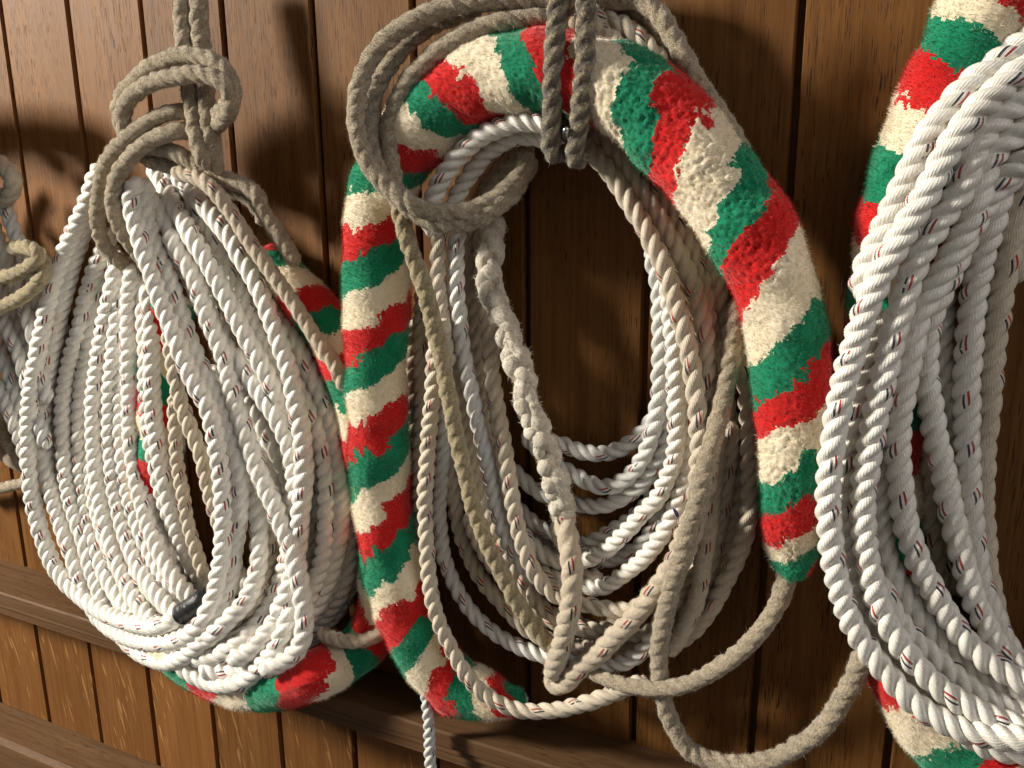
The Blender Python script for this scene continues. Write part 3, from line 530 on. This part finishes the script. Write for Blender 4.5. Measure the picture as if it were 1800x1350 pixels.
for it in range(160):
    z = .5*(KZ[pi_]*(D-Q[pi_])+KZ[pj_]*(D-Q[pj_]))
    lat2 = dpx2*(z/F_PX)**2
    need = np.sqrt(np.maximum(0, ((R[pi_]+R[pj_])*FAC)**2-lat2))
    gap = sgn*(Q[pi_]-Q[pj_])*.5*(RL[pi_]+RL[pj_])
    push = np.maximum(0, need-gap)/(.5*(RL[pi_]+RL[pj_]))*.45*sgn
    num = np.zeros_like(Q); cnt = np.zeros_like(Q)
    for idx, s in ((pi_, push*wi), (pj_, -push*wj)):
        np.add.at(num, idx, s); np.add.at(cnt, idx, (push != 0)*1.)
    Q = Q+num/np.maximum(1, cnt)*1.4
    zw = CZ+RY[:, 2]*(D-Q)
    lim = .0515+R*.95
    over = np.clip((ZB+R*1.0+.004-zw)/.010, 0, 1)
    Q = np.maximum(Q, np.where(over > 0, (R*.9)+(lim-R*.9)*over, R*.9+.001))
    # smooth along each rope
    a = 0
    for c in CUR:
        n = len(c['q']); s = Q[a:a+n]
        if n > 6:
            k = s.copy(); k[1:-1] = .25*s[:-2]+.5*s[1:-1]+.25*s[2:]
            k[2:-2] = .5*k[2:-2]+.25*(k[:-4]+k[4:]) ; Q[a:a+n] = k
        a += n
a = 0
for c in CUR:
    n = len(c['q']); c['q'] = Q[a:a+n]; a += n
sal = [k for k in CUR if k['name'] == 'sally' and k['owner'] == 'M'][0]
for c in CUR:
    if c.get('join'):
        w = np.clip((c['par']-.8)/3., 0, 1); w = w*w*(3-2*w); c['q'] = c['q']*w+(1-w)*(sal['q'][-3:].mean())
print('settled; q range', Q.min(), Q.max(), 'pairs', len(pi_))

# ------------------------------------------------------------------ sweeping
def frames(Pt):
    T = np.gradient(Pt, axis=0); T /= np.linalg.norm(T, axis=1)[:, None]
    n0 = np.array([0, -1., 0]); Nn = np.zeros_like(T)
    v = n0-T[0]*(n0@T[0]); v /= np.linalg.norm(v); Nn[0] = v
    for i in range(1, len(T)):
        v = Nn[i-1]-T[i]*(Nn[i-1]@T[i]); Nn[i] = v/np.linalg.norm(v)
    return T, Nn, np.cross(T, Nn)
def facing_frames(Pt):
    """the normal always points to the viewer's side (-y), for the sallies"""
    T = np.gradient(Pt, axis=0); T /= np.linalg.norm(T, axis=1)[:, None]
    n0 = np.array([.15, -1., .0]); Nn = n0[None]-T*(T@n0)[:, None]; Nn /= np.linalg.norm(Nn, axis=1)[:, None]
    return T, Nn, np.cross(T, Nn)
def resample(c, ds):
    p = np.stack([c['px'], c['py'], c['q']], 1); Wd = to_world(p)
    # light smoothing of the polyline
    L = np.concatenate([[0], np.cumsum(np.linalg.norm(np.diff(Wd, axis=0), axis=1))])
    n = max(6, int(L[-1]/ds)+1); t = np.linspace(0, L[-1], n)
    X = np.stack([np.interp(t, L, Wd[:, k]) for k in range(3)], 1)
    w = max(1, int(.006/ds)); ker = np.hanning(2*w+3)[1:-1]; ker /= ker.sum()
    for k in range(3):
        X[:, k] = np.convolve(np.pad(X[:, k], (w, w), 'reflect', reflect_type='odd'), ker, 'valid')
    return X, t, np.interp(t, L, c['par']), np.interp(t, L, c['r'])
NB = 24
def profile(fill):
    """outline of three strands; fill 0 = deep grooves, 1 = round"""
    rc, rs = .5, .5
    a = (np.arange(NB)/NB*3); strand = np.floor(a); al = ((a-strand)-.5)*2*math.pi/3
    r = rc*np.cos(al)+np.sqrt(np.maximum(0, rs**2-(rc*np.sin(al))**2))
    r = .10+.90*r
    return r*(1-fill)+fill*.97, a
def fuzz_tris(base, nrm, length, width, along=None):
    n = len(base); rnd = rng.normal(size=(n, 3))
    dirv = nrm*1.0+rnd*.75
    if along is not None: dirv += along*rng.normal(size=(n, 1))*.5
    dirv /= np.linalg.norm(dirv, axis=1)[:, None]
    side = np.cross(dirv, rng.normal(size=(n, 3))); side /= np.linalg.norm(side, axis=1)[:, None]
    a = base-side*width[:, None]/2; b = base+side*width[:, None]/2; t = base+dirv*length[:, None]
    V = np.empty((n*3, 3)); V[0::3] = a; V[1::3] = b; V[2::3] = t
    return V
def build_rope(c, parent):
    ds = .0016; X, t, par, r = resample(c, ds); T, Nn, B = frames(X)
    st = c
    fill = dict(white=.24, fuzzy=.28, aged=.2, cool=.12, worn=.62, grey=.72, dark=.55, tan=.62, nub=.25)[c['mat']]
    fray = dict(white=.0, fuzzy=.05, aged=.02, cool=0, worn=.05, grey=.085, dark=.07, tan=.09, nub=.16)[c['mat']]
    fz = dict(white=4, fuzzy=45, aged=10, cool=3, worn=40, grey=80, dark=60, tan=60, nub=50)[c['mat']] if c['fuzz'] is None else c['fuzz']
    fl = dict(white=.0012, fuzzy=.0026, aged=.0016, cool=.0015, worn=.0018, grey=.0019, dark=.0019, tan=.0018, nub=.0026)[c['mat']]
    fill = c.get('fill', .42 if c['owner'] == 'L' and c['mat'] in ('white', 'fuzzy') else fill)
    rf, a = profile(fill)
    pitch = ((1.95 if c['owner'] == 'L' else 2.05) if c['mat'] in ('white', 'fuzzy') else 2.5 if c['mat'] in ('cool', 'aged', 'grey', 'dark', 'tan') else 3.2 if c['mat'] == 'nub' else 2.1)*c['dia']
    n = len(X); ph0 = rng.uniform(0, 6.28)
    tw = ph0+2*math.pi*t/pitch + 1.1*vnoise(t/.05, t*0+3, 99999, int(rng.integers(1, 999)))
    th0 = a/3*2*math.pi
    th = th0[None]+tw[:, None]
    seed = int(rng.integers(1, 9999))
    rr = r[:, None]*rf[None]
    rr = rr*(1+.05*(vnoise(t/.011, t*0+.5, 99999, seed+7)-.5))[:, None]
    sk = np.floor(a).astype(int)
    sv = np.stack([vnoise(t/.017, t*0+k*7.3, 99999, seed+31+k) for k in range(3)], 1)[:, sk]
    rr = rr*(1+.13*(sv-.5))
    if fray > 0:
        uu = np.broadcast_to(a[None]/3*14, th.shape); vv = np.broadcast_to((t/.0022)[:, None], th.shape)
        rr = rr*(1+fray*1.6*(vnoise(uu, vv, 14, seed)-.5)+fray*1.8*(vnoise(uu/2, vv/3.1, 7, seed+1)-.5))
    if c['mat'] == 'nub':
        uu = np.broadcast_to(a[None]/3*6, th.shape); vv = np.broadcast_to((t/.0105)[:, None], th.shape)
        dd, rid = cells(uu, vv, 6, seed+4, .95)
        rr = rr*(.86+.26*np.sqrt(np.maximum(0, 1-(dd*1.25)**2))*(.3+1.0*rid))
        uu = np.broadcast_to(a[None]/3*22, th.shape); vv = np.broadcast_to((t/.0026)[:, None], th.shape)
        dd, rid = cells(uu, vv, 22, seed+14, .95)
        rr = rr*(1+.16*(rid**3)*np.maximum(0, 1-dd*1.3))
    # close the ends
    e = np.minimum(1, np.sqrt(np.clip(np.minimum(t, t[-1]-t)/(.5*c['dia']), 0, 1))); e[0] = e[-1] = .02
    rr = rr*e[:, None]
    V = X[:, None]+Nn[:, None]*(rr*np.cos(th))[..., None]+B[:, None]*(rr*np.sin(th))[..., None]
    Vf = V.reshape(-1, 3)
    # seam column duplicated for the uv
    V2 = np.concatenate([V, V[:, :1]], 1); k = NB+1
    a2 = np.concatenate([a, [3.-1e-4]]); th2 = np.concatenate([th, th[:, :1]+2*math.pi], 1)
    uvs = dict(strand=np.stack([np.broadcast_to(a2[None], (n, k)), np.broadcast_to(t[:, None], (n, k))], -1).reshape(-1, 2),
               axis=np.stack([th2/(2*math.pi), np.broadcast_to(t[:, None], (n, k))], -1).reshape(-1, 2))
    i = np.arange(n-1)[:, None]*k+np.arange(NB)[None]
    Qd = np.stack([i, i+1, i+k+1, i+k], -1).reshape(-1, 4)
    VV = V2.reshape(-1, 3); tris = None
    area_mm2 = t[-1]*math.pi*c['dia']*1e6
    nf = int(area_mm2*fz*.012)
    if nf > 0:
        ii = rng.integers(2, max(3, n-2), nf); jj = rng.integers(0, NB, nf)
        base = V[ii, jj]; nr = base-X[ii]; nr /= np.linalg.norm(nr, axis=1)[:, None]+1e-9
        base = base-nr*.0002
        ln = fl*rng.uniform(.4, 1.25, nf)*(1+1.0*(rng.random(nf) < .04)); wd = np.full(nf, .00018 if c['mat'] != 'nub' else .00028)*rng.uniform(.7, 1.4, nf)
        Fv = fuzz_tris(base, nr, ln, wd, T[ii])
        tris = np.arange(nf*3).reshape(-1, 3)+len(VV)
        for key, arr in (('strand', np.stack([a[jj], t[ii]], 1)), ('axis', np.stack([th[ii, jj]/6.2832+.3, t[ii]], 1))):
            if key == 'strand': arr = arr.copy(); arr[:, 0] = 1.5
            uvs[key] = np.concatenate([uvs[key], np.repeat(arr, 3, 0)])
        VV = np.concatenate([VV, Fv])
    return mesh_obj(c['name'], VV, Qd, M[c['mat']], parent, True, uvs, tris=tris)

def build_sally(c, parent):
    ds = .00098 if c['owner'] == 'M' else .0013; X, t, par, r = resample(c, ds); T, Nn, B = facing_frames(X); n = len(X)
    ph = np.interp(par, np.arange(len(c['phase'])), c['phase'])       # colour bands along the centre line
    NC = int(2*math.pi*c['dia']/2/ds); a = np.arange(NC)/NC*2*math.pi
    # a=0 faces the viewer, seam at the back
    per = int(2*math.pi*c['dia']/2/.0024)
    U = np.broadcast_to((a/(2*math.pi)*per)[None], (n, NC)); Vv = np.broadcast_to((t/.0024)[:, None], (n, NC))
    dd, rid = cells(U, Vv, per, 11, .85)
    _, rid2 = cells(U, Vv, per, 11, .85); rid2 = (rid2*7.31) % 1.
    low = vnoise(U/7, Vv/6, max(1, per//7), 21)
    nk = np.full(n, c['nub']) if 'nubat' not in c else c['nub']*(.35+1.25*np.clip((par-c['nubat'])/3, 0, 1))
    nubz = np.clip((vnoise(Vv/16, U*0, 9999, 5)-.35)*3, .35, 1)*nk[:, None]
    hgt = (.0010*np.sqrt(np.maximum(0, 1-(dd*1.1)**2))*nubz + .0007*rid*nubz + .0036*(low-.5)+.0030*(vnoise(U/14, Vv/13, max(1, per//14), 61)-.5) + .0006*(vnoise(U*2, Vv*2, per*2, 31)-.5))
    rr = r[:, None]+hgt-.0008
    e = np.minimum(1, np.sqrt(np.clip(np.minimum(t, t[-1]-t)/(.006), 0, 1))); e[0] = e[-1] = .05
    rr = rr*e[:, None]
    aa = a[None]
    dr = Nn[:, None]*np.cos(aa)[..., None]+B[:, None]*np.sin(aa)[..., None]
    V = X[:, None]+dr*rr[..., None]
    asg = np.where(a > math.pi, a-2*math.pi, a)                       # -pi..pi, 0 in front
    rise = c['rise']*asg/math.pi
    phase = ph[:, None]+rise[None]+.60*c.get('jag', 1.)*(vnoise(U/4.2, Vv/4.2, max(1, int(per/4.2)), 51)-.5)+.10*(vnoise(U/2, Vv/2, max(1, per//2), 57)-.5)+.13*(rid-.5)
    i0 = np.arange(n-1)[:, None]; j0 = np.arange(NC)[None]; j1 = (j0+1) % NC
    quad = np.stack([i0*NC+j0, i0*NC+j1, (i0+1)*NC+j1, (i0+1)*NC+j0], -1)
    band = np.floor(phase[:-1]).astype(int)
    Vf = V.reshape(-1, 3)
    core = mesh_obj('sally', *tube_simple(X[::6], r[::6]*e[::6]*.72), WOOL[1], parent)
    tag(core, c['label'])
    # pile
    area = t[-1]*math.pi*c['dia']*1e6; nh = int(area*c['hair'])
    hi = rng.integers(2, n-3, nh); hj = rng.integers(0, NC, nh)
    hb = band[np.clip(hi+rng.integers(-3, 4, nh), 0, n-2), (hj+rng.integers(-3, 4, nh)) % NC]; base = V[hi, hj]; nr = dr[hi, hj]
    hl = rng.uniform(.0012, .0032, nh); hw = rng.uniform(.00018, .00036, nh)
    lean = 1.1*nk[hi]/max(.6, c['nub'])
    rnd = rng.normal(size=(nh, 3))*.36+T[hi]*((rid[hi, hj]-.5)*lean)[:, None]+np.cross(T[hi], nr)*((rid2[hi, hj]-.5)*lean)[:, None]
    hl = hl*(1-.55*np.clip(dd[hi, hj]*1.5-.35, 0, 1)*np.minimum(1, nk[hi]))
    dv = nr+rnd; dv /= np.linalg.norm(dv, axis=1)[:, None]
    sd = np.cross(dv, rng.normal(size=(nh, 3))); sd /= np.linalg.norm(sd, axis=1)[:, None]
    base = base-nr*.0007+rng.normal(size=(nh, 3))*.0003
    for b in np.unique(band):
        m_ = band == b
        q = quad[m_]
        if len(q) < 12: continue
        u_, inv = np.unique(q.reshape(-1), return_inverse=True)
        vv = Vf[u_]; qq = inv.reshape(-1, 4)
        s_ = hb == b; k = s_.sum()
        hv = np.empty((k*3, 3)); hv[0::3] = base[s_]-sd[s_]*hw[s_, None]/2; hv[1::3] = base[s_]+sd[s_]*hw[s_, None]/2; hv[2::3] = base[s_]+dv[s_]*(hl[s_, None]+.0006)
        tr = np.arange(k*3).reshape(-1, 3)+len(vv)
        o = mesh_obj('wool_band', np.concatenate([vv, hv]), qq, WOOL[b % 3], core, True, tris=tr)
        o['label'] = ('red wool band', 'cream wool band', 'green wool band')[b % 3]+' of the sally'
def build_braid(c, parent):
    """the rope's strands tucked back into themselves: a fat, ragged plait"""
    ds = .0009; X, t, par, r = resample(c, ds); T, Nn, B = facing_frames(X); n = len(X); nb = 18
    VV = []; QQ = []; TT = []; S = []; A = []; off = 0
    tuft = []
    for k in range(4):
        ph = 2*math.pi*t/.046+k*math.pi/2+2.6*(vnoise(t/.016, t*0+k, 9999, 77)-.5)
        cx = .46*r*np.sin(ph); cy = .36*r*np.sin(2*ph+.3)
        Pk = X+B*cx[:, None]+Nn*cy[:, None]
        Tk, Nk, Bk = frames(Pk)
        rk = r*.50*(1+.60*(vnoise(t/.008, t*0+k*3, 9999, 91)-.5)+.12*np.sin(2*ph))
        e = np.minimum(1, np.sqrt(np.clip(np.minimum(t, t[-1]-t)/.006, 0, 1))); e[0] = e[-1] = .02
        a = np.arange(nb)/nb*2*math.pi; tw = 2*math.pi*t/.02
        U = np.broadcast_to(a[None]/(2*math.pi)*9, (n, nb)); W_ = np.broadcast_to((t/.0024)[:, None], (n, nb))
        Us = U+tw[:, None]*1.2
        rr = (rk*e)[:, None]*(1+.26*(vnoise(Us, W_/2.2, 9, 17+k)-.5)+.20*(vnoise(U, W_*1.3, 9, 33+k)-.5))
        an = a[None]+np.zeros((n, 1))
        dr = Nk[:, None]*np.cos(an)[..., None]+Bk[:, None]*np.sin(an)[..., None]
        V = Pk[:, None]+dr*rr[..., None]
        i = np.arange(n-1)[:, None]; j = np.arange(nb)[None]; j1 = (j+1) % nb
        QQ.append(np.stack([i*nb+j, i*nb+j1, (i+1)*nb+j1, (i+1)*nb+j], -1).reshape(-1, 4)+off)
        VV.append(V.reshape(-1, 3)); off += n*nb
        A.append(np.stack([an/(2*math.pi)*.5, np.broadcast_to(t[:, None], (n, nb))], -1).reshape(-1, 2))
        m = 3600; ii = rng.integers(3, n-3, m); jj = rng.integers(0, nb, m)
        # ragged tufts gather in places
        keep = vnoise(t[ii]/.006, jj/3., 9999, 140+k) > .45; ii = ii[keep]; jj = jj[keep]; m = len(ii)
        tuft.append(fuzz_tris(V[ii, jj]-dr[ii, jj]*.0004, dr[ii, jj], .0036*rng.uniform(.4, 1.3, m), .0006*rng.uniform(.6, 1.3, m), Tk[ii]))
    F = np.concatenate(tuft); base = np.concatenate(VV); VVa = np.concatenate([base, F])
    ax = np.concatenate(A+[np.tile([[.3, .1]], (len(F), 1))]); st = ax.copy(); st[:, 0] = 1.5
    return mesh_obj('splice', VVa, np.concatenate(QQ), M['nub'], parent, True, dict(strand=st, axis=ax), tris=np.arange(len(F)).reshape(-1, 3)+len(base))
def tube_simple(X, r, nb=12):
    T, Nn, B = frames(X); a = np.arange(nb)/nb*2*math.pi
    V = X[:, None]+Nn[:, None]*(r[:, None]*np.cos(a))[..., None]+B[:, None]*(r[:, None]*np.sin(a))[..., None]
    n = len(X); i = np.arange(n-1)[:, None]; j = np.arange(nb)[None]; j1 = (j+1) % nb
    Qd = np.stack([i*nb+j, i*nb+j1, (i+1)*nb+j1, (i+1)*nb+j], -1).reshape(-1, 4)
    return V.reshape(-1, 3), Qd

def pt(px, py, q): return tuple(CAM+ray(px, py)*(D-q/100.))
OWN = {
 'L': empty('bell_rope', pt(330, 1200, 2), 'coiled white bell rope with black tape on one turn and grey tail round its top', 'bell rope', 'coiled bell ropes hanging on the wall'),
 'M': empty('bell_rope', pt(1000, 1240, 4), 'middle bell rope with the arched red, green and cream sally framing worn ropes', 'bell rope', 'coiled bell ropes hanging on the wall'),
 'R': empty('bell_rope', pt(1700, 1330, 3), 'thick bright white bell rope coiled in front of a striped sally at the right edge', 'bell rope', 'coiled bell ropes hanging on the wall'),
 'F': empty('bell_rope', pt(20, 830, 3), 'shaded bell rope cut off by the left edge, bound with two tan turns', 'bell rope', 'coiled bell ropes hanging on the wall'),
 'KL': empty('hanging_cord', pt(365, 290, 4), 'straight grey doubled cord passing behind the loops at the top of the left coil', 'cord', 'cords that hold up the coils'),
 'KC': empty('hanging_cord', pt(990, 280, 7), 'dark brown doubled cord slung down in front of the top of the middle sally', 'cord', 'cords that hold up the coils'),
}
# ---- metal hook behind the middle cord
def tube(name, pts, r, mat, parent=None, nb=14):
    P = np.array(pts); L = np.concatenate([[0], np.cumsum(np.linalg.norm(np.diff(P, axis=0), axis=1))]); n = max(8, int(L[-1]/.0006))
    t = np.linspace(0, L[-1], n); X = np.stack([np.interp(t, L, P[:, k]) for k in range(3)], 1)
    ker = np.hanning(9)[1:-1]; ker /= ker.sum()
    for k in range(3): X[:, k] = np.convolve(np.pad(X[:, k], (3, 3), 'reflect', reflect_type='odd'), ker, 'valid')
    e = np.minimum(1, np.sqrt(np.clip(np.minimum(t, t[-1]-t)/r, 0, 1))); e[0] = e[-1] = .02
    V, Qd = tube_simple(X, r*e, nb)
    return mesh_obj(name, V, Qd, mat, parent)
MET, _, Pm = newmat('worn_steel'); Pm.inputs['Base Color'].default_value = (.55, .56, .56, 1); Pm.inputs['Metallic'].default_value = 1; Pm.inputs['Roughness'].default_value = .28
hk = empty('wall_hook', pt(994, 250, 0), 'small shiny steel hook showing between the two dark cords', 'hook')
tube('hook_arm', [pt(996, 262, -.8), pt(996, 250, 2), pt(996, 242, 4.6), pt(995, 236, 6.6), pt(995, 228, 7.2), pt(995, 222, 7.2)], .0021, MET, hk)
pl = tube('back_plate', [pt(996, 236, .1), pt(996, 290, .1)], .0045, MET, hk)
# ---- black tape on one turn of the left coil
TAPE, nt_, Pt = newmat('black_tape'); n_ = N(nt_); tcc = n_('ShaderNodeTexCoord'); nz = n_.noise(tcc.outputs['Object'], 300, 3, .6, .6)
Pt.inputs['Base Color'].default_value = (.008, .009, .011, 1); Pt.inputs['Roughness'].default_value = .45
bpn = n_('ShaderNodeBump'); bpn.inputs['Strength'].default_value = .6; bpn.inputs['Distance'].default_value = .001; nt_.links.new(nz, bpn.inputs['Height']); nt_.links.new(bpn.outputs[0], Pt.inputs['Normal'])
c0 = CUR[0]; qe = c0['q'][-1]*100-.1
TP = [pt(319, 1080, qe), pt(325, 1076, qe), pt(333, 1070, qe), pt(342, 1063, qe), pt(352, 1057, qe-.2), pt(362, 1051, qe-.7), pt(371, 1045, qe-1.4)]
P = np.array(TP); L_ = np.concatenate([[0], np.cumsum(np.linalg.norm(np.diff(P, axis=0), axis=1))]); tt = np.linspace(0, L_[-1], 60)
X_ = np.stack([np.interp(tt, L_, P[:, k]) for k in range(3)], 1); T_, N_, B_ = frames(X_); aa_ = np.arange(28)/28*2*math.pi
rr_ = .0078*(1+.16*vnoise(np.broadcast_to(aa_[None]/6.2832*5, (60, 28)), np.broadcast_to((tt/.0035)[:, None], (60, 28)), 5, 8)+.06*np.floor(vnoise(np.broadcast_to(aa_[None]*0+1., (60, 28))+0, np.broadcast_to((tt/.004)[:, None], (60, 28))+aa_[None]/6.2832, 99, 3)*3)/3)
rr_[0] *= .93; rr_[-1] *= .9
V_ = X_[:, None]+N_[:, None]*(rr_*np.cos(aa_))[..., None]+B_[:, None]*(rr_*np.sin(aa_))[..., None]
i_ = np.arange(59)[:, None]; j_ = np.arange(28)[None]; k_ = (j_+1) % 28
Qt = np.stack([i_*28+j_, i_*28+k_, (i_+1)*28+k_, (i_+1)*28+j_], -1).reshape(-1, 4)
V_ = np.concatenate([V_.reshape(-1, 3), X_[:1], X_[-1:]]); nt0 = 60*28
Tt = np.array([(nt0, (j+1) % 28, j) for j in range(28)]+[(nt0+1, 59*28+j, 59*28+(j+1) % 28) for j in range(28)])
mesh_obj('tape_band', V_, Qt, TAPE, OWN['L'], tris=Tt)
# ---- a wisp of blue thread caught on a turn of the middle coil
BLU, _, Pb = newmat('blue_thread'); Pb.inputs['Base Color'].default_value = (.02, .03, .16, 1)

def q_top(px, py):
    best = 0
    for k in CUR:
        d = np.hypot(k['px']-px, k['py']-py); i = int(d.argmin())
        if d[i] < 12: best = max(best, (k['q'][i]+k['r'][i])*100)
    return best
qb = q_top(1190, 900)
th = tube('thread', [pt(1183, 892, qb+.1), pt(1186, 900, qb+.25), pt(1190, 907, qb+.1), pt(1196, 917, qb-.3)], .0006, BLU, OWN['M'], 6)
tube('thread', [pt(1184, 894, qb+.3), pt(1190, 899, qb+.2), pt(1193, 909, qb+.05)], .0005, BLU, OWN['M'], 6)

for c in CUR:
    par = OWN[c['owner']]
    if c['name'] == 'sally': build_sally(c, par)
    elif c.get('braid'): build_braid(c, par)
    else: build_rope(c, par)
print('faces', sum(len(o.data.polygons)*1 for o in bpy.data.objects if o.type == 'MESH'), 'tris', sum(len(o.data.loops)-2*len(o.data.polygons) for o in bpy.data.objects if o.type == 'MESH'))
